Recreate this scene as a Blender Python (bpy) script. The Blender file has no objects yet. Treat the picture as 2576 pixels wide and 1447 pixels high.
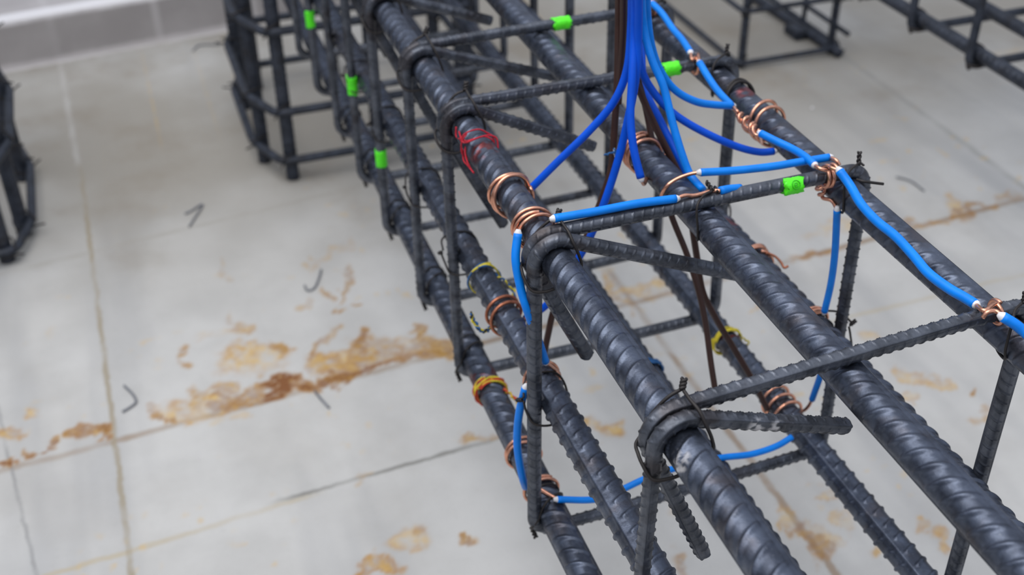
import bpy, bmesh, math, random
import numpy as np
from mathutils import Vector, Matrix

S = bpy.context.scene
COL = S.collection
rng = random.Random(7)

# ------------------------------------------------------------------ camera (solved from the bars' vanishing points)
FW, FH = 2576, 1447
FPX = 3009.68
CAM = np.array([-0.252513, -0.4843, 0.776166])
R = np.array([[0.9443047, -0.3288985, -0.0106965],
              [-0.1969179, -0.5387332, -0.8191397],
              [0.2636513, 0.7756238, -0.5734943]])
cam = bpy.data.cameras.new('camera')
cam.sensor_fit = 'HORIZONTAL'; cam.sensor_width = 36.0
cam.lens = FPX / FW * 36.0
cam.clip_start = 0.02; cam.clip_end = 60
cam_o = bpy.data.objects.new('camera', cam); COL.objects.link(cam_o)
M3 = Matrix((R[0], -R[1], -R[2])).transposed()
cam_o.matrix_world = Matrix.Translation(Vector(CAM)) @ M3.to_4x4()
S.camera = cam_o
cam.dof.use_dof = True
cam.dof.focus_distance = 0.82
cam.dof.aperture_fstop = 6.3
cam.dof.aperture_blades = 7


def ray(px, py):
    return R.T @ np.array([(px - 1288) / FPX, (py - 723.5) / FPX, 1.0])


def P(px, py, ax, val):
    """point of the place seen at this pixel, lying on the plane ax = val"""
    v = ray(px, py); i = 'xyz'.index(ax)
    return CAM + v * (val - CAM[i]) / v[i]


def depth(p):
    return float(R[2] @ (np.asarray(p, float) - CAM))


def proj(p):
    q = R @ (np.asarray(p, float) - CAM)
    return np.array([1288 + FPX * q[0] / q[2], 723.5 + FPX * q[1] / q[2]])


# ------------------------------------------------------------------ sizes of the cage
W, H = 0.2913, 0.2989
RB, RS = 0.0125, 0.0055
O = RB + RS
ZF = -0.30                                     # floor level
BAR = {  # x at y=0, dx/dy, z, angle of the lengthwise rib, rib handedness
    'A': (O + .0001, -.0008, H - O, 42, 1), 'B': (.1466, -.0015, H - O, 52, -1), 'C': (W - O - .0007, .0033, H - O, 68, -1),
    'D': (O - .0024, .0061, O, 20, -1), 'F': (.172, .008, O, 60, 1), 'E': (W - O + .0009, -.0028, O, 126, -1),
    'M': (O, .0005, .1438, 134, -1), 'N': (W - O, -.0005, .1372, 185, 1)}
Y_ST = [0, .2122, .4425, .5752, .7296, .8654, 1.0, 1.14, 1.28]
SKEW = [.0186, .0041, .0003, .0100, .0037, .0031, .004, 0, .003]


def barc(k, y):
    b = BAR[k]
    return np.array([b[0] + b[1] * y, y, b[2]])


def bary(k, px, py):
    ys = np.linspace(-.3, 1.7, 1200)
    return float(min(ys, key=lambda y: np.sum((proj(barc(k, y)) - (px, py)) ** 2)))


# ------------------------------------------------------------------ object helpers
def link(o, parent=None):
    COL.objects.link(o)
    if parent is not None:
        o.parent = parent
    return o


def tag(o, label=None, cat=None, group=None, kind=None):
    for k, v in (('label', label), ('category', cat), ('group', group), ('kind', kind)):
        if v:
            o[k] = v
    return o


def empty(name, loc, label, cat, group=None):
    o = bpy.data.objects.new(name, None)
    o.empty_display_size = .02
    o.location = loc
    link(o)
    return tag(o, label, cat, group)


def world_child(o, parent):
    """parent without moving the mesh, whose vertices are written in world space"""
    o.parent = parent
    if parent.parent is not None:
        off = Vector((0, 0, 0))
        q = parent
        while q is not None:
            off += q.location
            q = q.parent
    else:
        off = parent.location.copy()
    o.location = -off
    return o


def mesh_np(name, verts, faces, mat, parent=None, smooth=True, attrs=None, origin=None):
    verts = np.asarray(verts, dtype=np.float32)
    if origin is not None:
        verts = verts - np.asarray(origin, np.float32)
    me = bpy.data.meshes.new(name)
    me.vertices.add(len(verts)); me.vertices.foreach_set('co', verts.ravel())
    if isinstance(faces, np.ndarray) and faces.ndim == 2:
        flat = faces.astype(np.int32).ravel(); n = len(faces); k = faces.shape[1]
        starts = np.arange(n, dtype=np.int32) * k
    else:
        flat = np.array([i for f in faces for i in f], np.int32)
        sizes = np.array([len(f) for f in faces]); n = len(faces)
        starts = np.concatenate([[0], np.cumsum(sizes)[:-1]]).astype(np.int32)
    me.loops.add(len(flat)); me.loops.foreach_set('vertex_index', flat)
    me.polygons.add(n); me.polygons.foreach_set('loop_start', starts)
    me.update(calc_edges=True)
    me.validate()
    if smooth:
        me.polygons.foreach_set('use_smooth', np.ones(len(me.polygons), bool))
    if mat is not None:
        me.materials.append(mat)
    for an, av in (attrs or {}).items():
        a = me.attributes.new(an, 'FLOAT', 'POINT')
        a.data.foreach_set('value', np.asarray(av, np.float32))
    o = bpy.data.objects.new(name, me)
    COL.objects.link(o)
    if origin is not None:
        o.location = origin
    if parent is not None:
        world_child(o, parent)
    return o


def resample(pts, step):
    pts = np.asarray(pts, float)
    seg = np.linalg.norm(np.diff(pts, axis=0), axis=1)
    keep = np.concatenate([[True], seg > 1e-7]); pts = pts[keep]
    s = np.concatenate([[0], np.cumsum(np.linalg.norm(np.diff(pts, axis=0), axis=1))])
    n = max(2, int(round(s[-1] / step)) + 1)
    u = np.linspace(0, s[-1], n)
    return np.stack([np.interp(u, s, pts[:, i]) for i in range(3)], 1), u


def catmull(pts, n=14):
    p = [np.asarray(q, float) for q in pts]
    p = [2 * p[0] - p[1]] + p + [2 * p[-1] - p[-2]]
    out = []
    for i in range(1, len(p) - 2):
        p0, p1, p2, p3 = p[i - 1:i + 3]
        d01 = max(np.linalg.norm(p1 - p0), 1e-6) ** .5; d12 = max(np.linalg.norm(p2 - p1), 1e-6) ** .5
        d23 = max(np.linalg.norm(p3 - p2), 1e-6) ** .5
        m1 = (p2 - p1) + d12 * ((p1 - p0) / d01 - (p2 - p0) / (d01 + d12))
        m2 = (p2 - p1) + d12 * ((p3 - p2) / d23 - (p3 - p1) / (d12 + d23))
        for t in np.linspace(0, 1, n, endpoint=False):
            h = t * t * (3 - 2 * t)
            out.append(p1 * (1 - h) + p2 * h + m1 * (t ** 3 - 2 * t * t + t) + m2 * (t ** 3 - t * t))
    out.append(p[-2])
    return np.array(out)


def frames(pts, up):
    T = np.gradient(pts, axis=0)
    T /= np.linalg.norm(T, axis=1)[:, None] + 1e-12
    n = np.asarray(up, float); n = n - T[0] * (n @ T[0]); n /= np.linalg.norm(n)
    N = np.empty_like(pts); N[0] = n
    for i in range(1, len(pts)):
        n = n - T[i] * (n @ T[i]); n /= np.linalg.norm(n) + 1e-12; N[i] = n
    return T, N, np.cross(T, N)


def sweep(pts, radius, nc, up=(0, 0, 1), rfun=None, s=None, cap=True):
    """tube along pts; rfun(s[:,None], theta[None,:]) -> added radius"""
    pts = np.asarray(pts, float)
    T, N, B = frames(pts, up)
    th = np.arange(nc) * 2 * math.pi / nc
    if np.ndim(radius) == 0:
        radius = np.full(len(pts), radius)
    rr = np.repeat(np.asarray(radius)[:, None], nc, 1)
    if rfun is not None:
        rr = rr + rfun(s[:, None], th[None, :])
    V = pts[:, None, :] + rr[..., None] * (np.cos(th)[None, :, None] * N[:, None, :] + np.sin(th)[None, :, None] * B[:, None, :])
    n = len(pts)
    i = np.arange(n - 1)[:, None] * nc; j = np.arange(nc)[None, :]; j2 = (j + 1) % nc
    F = np.stack([i + j, i + j2, i + nc + j2, i + nc + j], -1).reshape(-1, 4)
    F = F[:, ::-1]
    V = V.reshape(-1, 3)
    if cap:
        V = np.concatenate([V, pts[:1], pts[-1:]])
        c0, c1 = len(V) - 2, len(V) - 1
        jj = np.arange(nc)
        f0 = np.stack([np.full(nc, c0), (jj + 1) % nc, jj, jj], -1)
        f1 = np.stack([np.full(nc, c1), (n - 1) * nc + jj, (n - 1) * nc + (jj + 1) % nc, (n - 1) * nc + (jj + 1) % nc], -1)
        faces = [tuple(f) for f in F] if False else F
        tri = [tuple(f[:3]) for f in f0[:, ::-1][:, 1:]] if False else None
        caps = [(c0, int((a + 1) % nc), int(a))[::-1] for a in jj] + [(c1, int((n - 1) * nc + a), int((n - 1) * nc + (a + 1) % nc))[::-1] for a in jj]
        return V, F, caps
    return V, F, []


def join(parts):
    """parts: list of (V,F,caps) -> one V and one face list"""
    VV, FF, o = [], [], 0
    for V, F, C in parts:
        VV.append(V)
        FF += [tuple(int(a) + o for a in f) for f in F]
        FF += [tuple(a + o for a in f) for f in C]
        o += len(V)
    return np.concatenate(VV), FF


def tube_obj(name, pts, r, mat, parent=None, nc=10, step=None, origin=None, up=(.3, .2, 1)):
    pts = np.asarray(pts, float)
    if step:
        pts, _ = resample(pts, step)
    V, F = join([sweep(pts, r, nc, up)])
    return mesh_np(name, V, F, mat, parent, origin=origin)


def smoothstep(a, b, x):
    t = np.clip((x - a) / (b - a), 0, 1)
    return t * t * (3 - 2 * t)


def rib_fun(r, th0, hand, pitch, hgt, wid, slope=.55, long_w=.2, long_h=.0008, ph=0.0, env_w=.75):
    """deformed-bar surface: two lengthwise ribs and two rows of slanting crescent ribs"""
    t0 = math.radians(th0)

    def f(s, th):
        t = np.mod(th - t0, 2 * math.pi)
        half = (t >= math.pi)
        u = np.where(half, t - math.pi, t)                     # 0..pi on each side
        env = smoothstep(.14, env_w, np.minimum(u, math.pi - u))
        sh = np.where(half, -1, 1) * hand * slope * r * (u - math.pi / 2) + np.where(half, pitch * .5, 0)
        x = np.mod(s + sh + ph, pitch) - pitch / 2
        prof = 1 - smoothstep(wid * .2, wid * .62, np.abs(x))
        d = np.minimum(np.minimum(u, math.pi - u), 9)
        lng = (1 - smoothstep(long_w * .7, long_w * 1.25, d)) * long_h
        return np.maximum(prof * env * hgt, lng)
    return f


# ------------------------------------------------------------------ materials
def new_mat(name):
    m = bpy.data.materials.new(name); m.use_nodes = True
    nt = m.node_tree
    b = nt.nodes['Principled BSDF']
    return m, nt, b


def node(nt, kind, **kw):
    n = nt.nodes.new(kind)
    for k, v in kw.items():
        if k.startswith('i_'):
            n.inputs[k[2:].replace('_', ' ')].default_value = v
        else:
            setattr(n, k, v)
    return n


def mix_col(nt, fac, a, b, blend='MIX'):
    n = nt.nodes.new('ShaderNodeMix'); n.data_type = 'RGBA'; n.blend_type = blend
    for sock, v in ((n.inputs[0], fac), (n.inputs[6], a), (n.inputs[7], b)):
        if hasattr(v, 'node'):
            nt.links.new(v, sock)
        elif np.ndim(v) == 0:
            sock.default_value = v
        else:
            sock.default_value = (*v[:3], 1)
    return n.outputs[2]


def math_n(nt, op, a, b=None, c=None, clamp=False):
    n = nt.nodes.new('ShaderNodeMath'); n.operation = op; n.use_clamp = clamp
    for k, v in enumerate((a, b, c)):
        if v is None:
            continue
        if hasattr(v, 'node'):
            nt.links.new(v, n.inputs[k])
        else:
            n.inputs[k].default_value = v
    return n.outputs[0]


def map_range(nt, v, a, b, c=0.0, d=1.0, smooth=True):
    n = nt.nodes.new('ShaderNodeMapRange')
    n.interpolation_type = 'SMOOTHSTEP' if smooth else 'LINEAR'
    nt.links.new(v, n.inputs[0])
    for k, x in zip((1, 2, 3, 4), (a, b, c, d)):
        n.inputs[k].default_value = x
    return n.outputs[0]


def noise(nt, vec, scale, detail=3, rough=.55, dim='3D'):
    n = nt.nodes.new('ShaderNodeTexNoise'); n.noise_dimensions = dim
    n.inputs['Scale'].default_value = scale; n.inputs['Detail'].default_value = detail
    n.inputs['Roughness'].default_value = rough
    if vec is not None:
        nt.links.new(vec, n.inputs['Vector'])
    return n.outputs['Fac']


def lin(r, g, b):
    f = lambda c: (c / 255 / 12.92) if c / 255 <= .04045 else ((c / 255 + .055) / 1.055) ** 2.4
    return (f(r), f(g), f(b))


def steel(name, base, dark, brown, rough=(.34, .55), metal=.55):
    m, nt, b = new_mat(name)
    tc = node(nt, 'ShaderNodeNewGeometry').outputs['Position']
    n1 = noise(nt, tc, 60, 4); n2 = noise(nt, tc, 420, 3); n3 = noise(nt, tc, 26, 3, .6)
    c = mix_col(nt, map_range(nt, n1, .35, .68), base, dark)
    c = mix_col(nt, math_n(nt, 'MULTIPLY', map_range(nt, n3, .52, .7), .55), c, brown)
    c = mix_col(nt, math_n(nt, 'MULTIPLY', map_range(nt, n2, .66, .74), .35), c, lin(125, 130, 138))
    at = node(nt, 'ShaderNodeAttribute', attribute_name='chalk')
    c = mix_col(nt, at.outputs['Fac'], c, lin(205, 203, 205))
    at2 = node(nt, 'ShaderNodeAttribute', attribute_name='red_paint')
    c = mix_col(nt, at2.outputs['Fac'], c, lin(110, 40, 36))
    at3 = node(nt, 'ShaderNodeAttribute', attribute_name='rust')
    c = mix_col(nt, at3.outputs['Fac'], c, brown)
    nt.links.new(c, b.inputs['Base Color'])
    ro = map_range(nt, n2, .3, .7, rough[0], rough[1])
    nt.links.new(ro, b.inputs['Roughness'])
    b.inputs['Metallic'].default_value = metal
    bp = node(nt, 'ShaderNodeBump', i_Strength=.25, i_Distance=.0006)
    nt.links.new(n2, bp.inputs['Height']); nt.links.new(bp.outputs['Normal'], b.inputs['Normal'])
    return m


STEEL = steel('blue_grey_rebar_steel', lin(90, 97, 112), lin(66, 71, 83), lin(74, 64, 60), (.3, .46), .8)
STEEL2 = steel('dark_stirrup_steel', lin(98, 102, 111), lin(68, 71, 78), lin(56, 48, 46), (.30, .46), .7)
STEEL3 = steel('black_cage_steel', lin(62, 67, 78), lin(44, 48, 57), lin(50, 47, 46), (.45, .65), .4)


def simple(name, col, rough=.5, metal=0.0, var=.12, scale=60, bump=0.0, spec=.5):
    m, nt, b = new_mat(name)
    tc = node(nt, 'ShaderNodeNewGeometry').outputs['Position']
    n1 = noise(nt, tc, scale, 3)
    lo = tuple(c * (1 - var) for c in col); hi = tuple(min(1, c * (1 + var)) for c in col)
    nt.links.new(mix_col(nt, map_range(nt, n1, .3, .7), lo, hi), b.inputs['Base Color'])
    b.inputs['Roughness'].default_value = rough; b.inputs['Metallic'].default_value = metal
    b.inputs['Specular IOR Level'].default_value = spec
    if bump:
        bp = node(nt, 'ShaderNodeBump', i_Strength=.4, i_Distance=bump)
        nt.links.new(noise(nt, tc, scale * 6, 2), bp.inputs['Height']); nt.links.new(bp.outputs['Normal'], b.inputs['Normal'])
    return m


TIE = simple('black_annealed_wire', lin(44, 40, 39), .55, .35)
BLUE = simple('blue_pvc_insulation', lin(0, 126, 228), .42, 0, .08, spec=.3)
DBLUE = simple('deep_blue_pvc_insulation', lin(0, 80, 205), .45, 0, .08, spec=.25)
BROWN = simple('dark_brown_pvc_insulation', lin(56, 32, 24), .4, 0, .15)
COPPER = simple('bright_copper', lin(226, 164, 136), .27, .9, .15, 200)
DCOPPER = simple('dull_copper', lin(178, 112, 84), .38, .8, .2, 200)
GREEN = simple('fluorescent_green_tape', lin(86, 240, 30), .42, 0, .1, 90, .0006)
GREENINK = simple('green_ink', lin(40, 165, 16), .5)
REDT = simple('red_thread', lin(176, 24, 44), .85, 0, .2, 300)
YELT = simple('yellow_thread', lin(215, 196, 52), .8, 0, .2, 300)
BLUT = simple('blue_thread', lin(36, 88, 140), .8, 0, .2, 300)
ORAT = simple('orange_red_thread', lin(190, 62, 40), .8, 0, .2, 300)
WHITE = simple('white_plastic', lin(225, 222, 222), .5)
GREYW = simple('grey_scrap_wire', lin(120, 122, 128), .55, .3)


# floor: worn concrete slabs with joints and rust stains --------------------------------------------------------------
def fl(px, py):
    p = P(px, py, 'z', ZF)
    return p[:2]


STAINS = [  # pixel centre, half sizes, tilt, strength, tone (0 yellow .. 1 brown)
    (722, 968, 56, 17, -14, 1.0, 1.0), (880, 945, 110, 9, -13, .95, .85), (1040, 905, 90, 10, -12, .9, .55), (600, 1005, 70, 10, -13, .8, .5),
    (527, 1018, 80, 34, -10, .72, .12), (640, 985, 40, 20, -10, .8, .5), (450, 1045, 60, 16, -14, .6, .25), (985, 905, 130, 20, -12, .7, .3), (1090, 885, 40, 30, 0, .7, .3), (890, 905, 50, 26, 0, .6, .25), (490, 1000, 26, 34, 0, .6, .3), (562, 985, 26, 26, 0, .6, .3), (644, 905, 80, 36, -5, .6, .15), (600, 915, 50, 24, -5, .55, .2), (705, 885, 16, 26, 0, .7, .5),
    (608, 828, 26, 20, 0, .5, .4), (560, 850, 60, 10, -8, .25, .2), (470, 898, 14, 30, 12, .7, .4), (580, 800, 14, 14, 0, .35, .4), (831, 918, 36, 30, 10, .72, .3), (815, 880, 8, 40, 20, .55, .6),
    (948, 885, 52, 44, 0, .75, .3), (930, 850, 14, 26, 10, .85, .6), (1000, 880, 36, 26, 0, .6, .25), (1071, 866, 44, 24, 0, .65, .4), (1062, 838, 16, 12, 0, .7, .5),
    (866, 722, 8, 54, 20, .5, .6), (890, 784, 11, 9, 0, .8, .7), (849, 799, 7, 7, 0, .7, .7), (825, 738, 9, 22, 8, .6, .55), (843, 850, 14, 16, 0, .6, .4), (832, 650, 60, 8, -40, .25, .3),
    (762, 765, 10, 16, 0, .35, .4), (560, 680, 8, 26, -5, .3, .4), (765, 675, 14, 8, 0, .3, .4), (795, 655, 8, 8, 0, .35, .4),
    (18, 1095, 26, 22, 0, .7, .3), (72, 1033, 20, 14, 0, .55, .15), (146, 1124, 27, 13, -10, .85, .7), (217, 1103, 32, 15, -10, .8, .65), (272, 1094, 24, 14, -20, .85, .8), (75, 1150, 10, 9, 0, .8, .8), (100, 1143, 9, 7, 0, .8, .8),
    (20, 1178, 30, 7, -14, .9, 1), (385, 1050, 16, 20, 0, .6, .4), (400, 1066, 30, 6, -12, .6, .6),
    (937, 1417, 50, 26, -12, .75, .35), (900, 1440, 20, 14, 0, .7, .4), (1042, 1361, 34, 36, 0, .45, .1), (1060, 1335, 14, 16, 0, .6, .3), (1190, 1367, 18, 15, 0, .75, .55), (1205, 1370, 20, 12, 0, .4, .2),
    (1228, 1118, 46, 10, -14, .6, .35), (900, 1220, 30, 10, -10, .3, .3), (580, 1060, 40, 14, 0, .3, .1),
    (1527, 1080, 34, 26, 0, .75, .1), (1720, 1430, 30, 22, 0, .75, .4), (2078, 1251, 22, 14, 0, .6, .15), (2290, 945, 50, 16, 10, .55, .15), (2350, 965, 30, 10, 0, .5, .2), (2300, 1016, 20, 13, 0, .6, .1),
    (2456, 994, 13, 8, 0, .8, .7), (2483, 1059, 30, 15, -25, .45, .5), (2135, 1319, 42, 22, 10, .35, .05), (2315, 1325, 20, 20, 0, .55, .3), (2365, 1350, 30, 22, 20, .6, .35), (2390, 1375, 20, 18, 0, .5, .3), (1985, 1320, 16, 40, -20, .5, .2), (2040, 1350, 60, 12, 10, .4, .2),
    (2224, 1394, 18, 14, 0, .6, .3), (2046, 1372, 16, 40, -35, .6, .6), (1543, 725, 14, 40, -20, .5, .3), (1606, 738, 42, 12, -12, .45, .15), (1662, 728, 40, 14, -5, .5, .2), (1914, 781, 16, 8, 0, .6, .2), (1580, 770, 30, 8, 40, .4, .4),
    (2400, 520, 36, 22, 40, .5, .2), (2440, 530, 60, 8, -14, .55, .8), (2300, 565, 70, 6, -14, .55, .6), (2110, 580, 80, 14, -14, .4, .15), (2060, 645, 70, 8, -14, .5, .9), (2530, 500, 40, 9, -14, .45, .4), (2560, 1390, 20, 16, 0, .5, .3), (2480, 1300, 30, 10, -10, .3, .2),
    (1700, 1290, 20, 12, 0, .35, .1), (2200, 850, 26, 8, 0, .35, .2), (1560, 1330, 16, 10, 0, .3, .2)]


def floor_material():
    m, nt, b = new_mat('worn_concrete_slabs')
    pos = node(nt, 'ShaderNodeTexCoord').outputs['Object']
    # ragged coordinates for the stains
    wn = nt.nodes.new('ShaderNodeTexNoise'); wn.inputs['Scale'].default_value = 30; wn.inputs['Detail'].default_value = 6; wn.inputs['Roughness'].default_value = .62
    nt.links.new(pos, wn.inputs['Vector'])
    v1 = nt.nodes.new('ShaderNodeVectorMath'); v1.operation = 'SUBTRACT'; nt.links.new(wn.outputs['Color'], v1.inputs[0]); v1.inputs[1].default_value = (.5, .5, .5)
    v2 = nt.nodes.new('ShaderNodeVectorMath'); v2.operation = 'MULTIPLY_ADD'; nt.links.new(v1.outputs[0], v2.inputs[0]); v2.inputs[1].default_value = (.045, .065, 0); nt.links.new(pos, v2.inputs[2])
    warp = v2.outputs[0]
    n_big = noise(nt, pos, 2.2, 4); n_mid = noise(nt, pos, 9, 4); n_fine = noise(nt, pos, 160, 4, .65)
    col = mix_col(nt, map_range(nt, n_mid, .3, .72), lin(193, 191, 187), lin(181, 179, 175))
    # streaks along the bars' direction
    mp = node(nt, 'ShaderNodeMapping'); mp.inputs['Scale'].default_value = (9, 1.1, 1); nt.links.new(pos, mp.inputs['Vector'])
    st = noise(nt, mp.outputs[0], 1.0, 3)
    col = mix_col(nt, math_n(nt, 'MULTIPLY', map_range(nt, st, .48, .72), .7), col, lin(164, 163, 162))
    # dirt, plus light falloff towards the kerb painted into the colour
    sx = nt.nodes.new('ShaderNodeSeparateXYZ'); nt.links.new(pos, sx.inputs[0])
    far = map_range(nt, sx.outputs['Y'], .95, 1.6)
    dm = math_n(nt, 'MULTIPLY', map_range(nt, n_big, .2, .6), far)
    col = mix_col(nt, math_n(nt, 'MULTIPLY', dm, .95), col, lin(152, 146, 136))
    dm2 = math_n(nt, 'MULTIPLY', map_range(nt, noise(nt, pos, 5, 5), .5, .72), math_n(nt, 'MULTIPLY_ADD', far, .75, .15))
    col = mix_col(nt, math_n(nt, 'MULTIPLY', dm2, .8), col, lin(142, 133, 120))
    col = mix_col(nt, math_n(nt, 'MULTIPLY', map_range(nt, n_fine, .55, .75), .10), col, lin(120, 118, 115))
    # joints (n . p = d in plan)
    def joint(a, b2, w, colr, amt, rng_lo=None, rng_hi=None, seed=0):
        nonlocal col
        a = np.array(a); b2 = np.array(b2); d = b2 - a; L = np.linalg.norm(d); d /= L; n = np.array([-d[1], d[0]])
        vd = nt.nodes.new('ShaderNodeVectorMath'); vd.operation = 'DOT_PRODUCT'; vd.inputs[1].default_value = (n[0], n[1], 0)
        nw = nt.nodes.new('ShaderNodeVectorMath'); nw.operation = 'MULTIPLY_ADD'; nt.links.new(v1.outputs[0], nw.inputs[0]); nw.inputs[1].default_value = (.012, .012, 0); nt.links.new(pos, nw.inputs[2])
        nt.links.new(nw.outputs[0], vd.inputs[0])
        x = math_n(nt, 'ABSOLUTE', math_n(nt, 'SUBTRACT', vd.outputs['Value'], float(n @ a)))
        f = map_range(nt, x, w * .35, w * 1.3, 1, 0)
        if rng_lo is not None:
            vt = nt.nodes.new('ShaderNodeVectorMath'); vt.operation = 'DOT_PRODUCT'; vt.inputs[1].default_value = (d[0], d[1], 0); nt.links.new(pos, vt.inputs[0])
            t0 = float(d @ a)
            f = math_n(nt, 'MULTIPLY', f, map_range(nt, vt.outputs['Value'], t0 + rng_lo - .03, t0 + rng_lo + .03))
            f = math_n(nt, 'MULTIPLY', f, map_range(nt, vt.outputs['Value'], t0 + rng_hi - .03, t0 + rng_hi + .03, 1, 0))
        br = map_range(nt, noise(nt, pos, 7 + seed, 3), .3, .6, .35, 1)
        col = mix_col(nt, math_n(nt, 'MULTIPLY', math_n(nt, 'MULTIPLY', f, br), amt), col, colr)
    tan = lin(176, 160, 128); brn = lin(138, 112, 84); gry = lin(140, 138, 132)
    jl = [(-.372, .8156), (1.167, .9198)]
    joint(*jl, .007, brn, .75, -.6, 2.2, 1)
    joint((-.3676, .6088), (.1079, .6464), .005, tan, .6, -.3, .22, 2)
    joint((-.18, .631), (.1079, .6464), .004, lin(120, 118, 112), .8, .0, .32, 3)
    joint((.7457, .7238), (1.0147, .7279), .005, tan, .45, -.1, .5, 4)
    joint((-.377, 1.40), (-.3700, .5735), .0045, lin(150, 138, 116), .8, -.2, 1.2, 5)
    joint((-.398, 2.126), (-.377, 1.40), .006, lin(188, 184, 180), .5, -.1, .5, 6)
    joint((-.5207, 2.1069), (-.0133, 2.1678), .016, lin(206, 202, 202), .75, -2, 4, 0)
    joint((.4042, .5601), (.405, .25), .006, brn, .7, -.4, .5, 7)
    joint((1.1965, 1.2858), (1.1942, .9537), .008, gry, .5, -.6, .7, 8)
    joint((-.5183, 1.2889), (.0865, 1.3625), .006, lin(160, 155, 146), .55, -.1, 1.0, 9)
    joint((-.5121, .8747), (-.4766, .6116), .003, lin(132, 131, 130), .6, -.3, .5, 10)
    # rust stains: masks computed over the slab grid, torn further by noise here
    def att(nm):
        return node(nt, 'ShaderNodeAttribute', attribute_name=nm).outputs['Fac']
    acc_y, acc_b, rim = att('stain'), att('stain_dark'), math_n(nt, 'MULTIPLY', att('stain_rim'), .62)
    tear = map_range(nt, noise(nt, pos, 42, 5, .62), .36, .60, .16, 1)
    tear2 = map_range(nt, noise(nt, pos, 70, 4, .62), .30, .52, .4, 1)
    col = mix_col(nt, math_n(nt, 'MULTIPLY', math_n(nt, 'MULTIPLY', acc_y, tear), .96), col, lin(203, 164, 84))
    col = mix_col(nt, math_n(nt, 'MULTIPLY', rim, tear2), col, lin(168, 120, 58))
    col = mix_col(nt, math_n(nt, 'MULTIPLY', acc_b, tear2), col, lin(126, 82, 50))
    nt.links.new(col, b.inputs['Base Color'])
    b.inputs['Roughness'].default_value = .8
    b.inputs['Specular IOR Level'].default_value = .25
    bp = node(nt, 'ShaderNodeBump', i_Strength=.2, i_Distance=.002)
    nt.links.new(n_fine, bp.inputs['Height']); nt.links.new(bp.outputs['Normal'], b.inputs['Normal'])
    return m


def hash_noise(p, k):
    """cheap smooth value noise for paint smears"""
    q = p * k
    i = np.floor(q); f = q - i; f = f * f * (3 - 2 * f)
    def h(v):
        return np.mod(np.sin(v @ np.array([127.1, 311.7, 74.7])) * 43758.5453, 1)
    out = 0
    for dx in (0, 1):
        for dy in (0, 1):
            for dz in (0, 1):
                w = np.abs(1 - dx - f[:, 0]) * np.abs(1 - dy - f[:, 1]) * np.abs(1 - dz - f[:, 2])
                out = out + w * h(i + np.array([dx, dy, dz]))
    return out


def fbm(p, k, n=4, seed=0.0):
    o, w, t = 0, 1.0, 0
    for i in range(n):
        o = o + w * hash_noise(p + seed + 7.3 * i, k * 2 ** i); t += w; w *= .6
    return o / t


def floor_mesh():
    xs = np.concatenate([[-3, -2, -1.2, -.8], np.arange(-.60, 1.36, .004), [1.6, 2.2, 3, 4]])
    ys = np.concatenate([[-2, -1, -.3], np.arange(.10, 1.50, .004), [1.6, 1.8, 2.2, 3, 4.5]])
    X, Y = np.meshgrid(xs, ys)
    V = np.stack([X, Y, np.full_like(X, ZF)], -1).reshape(-1, 3)
    nx, ny = len(xs), len(ys)
    i = (np.arange(ny - 1)[:, None] * nx + np.arange(nx - 1)[None, :]).reshape(-1)
    F = np.stack([i, i + 1, i + nx + 1, i + nx], -1)
    q = V.copy(); q[:, 2] = 0.37
    wx = (fbm(q, 30, 4, 1.7) - .5); wy = (fbm(q, 30, 4, 9.1) - .5)
    U = V[:, :2] + np.stack([wx * .060, wy * .080 - .004], -1)
    st = np.zeros(len(V)); dk = np.zeros(len(V)); rm = np.zeros(len(V))
    for (cx, cy, rx, ry, tilt, s, tone) in STAINS:
        c = fl(cx, cy); t = math.radians(tilt)
        ex = fl(cx + rx * math.cos(t), cy + rx * math.sin(t)) - c
        ey = fl(cx - ry * math.sin(t), cy + ry * math.cos(t)) - c
        A = np.linalg.inv(np.array([ex, ey]).T)
        d = (U - c) @ A.T
        r2 = (d ** 2).sum(1)
        s = min(1, s * 1.2)
        f = s * smoothstep(1.5, .5, r2)
        st = np.maximum(st, f)
        if tone > .25:
            dk = np.maximum(dk, f * tone)
        rm = np.maximum(rm, s * np.exp(-((np.sqrt(r2) - .95) / .2) ** 2))
    # specks and runs
    sp = smoothstep(.74, .80, fbm(q, 55, 2, 3.3)) * smoothstep(.5, .62, fbm(q, 5, 2, 5.5))
    st = np.maximum(st, sp * .5)
    g = smoothstep(.30, .55, fbm(q, 38, 3, 2.2))
    return mesh_np('floor', V, F, floor_material(), smooth=False, attrs={'stain': st * (.35 + .65 * g), 'stain_dark': dk, 'stain_rim': rm * (.3 + .7 * g)})


floor = tag(floor_mesh(), kind='structure')


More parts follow.
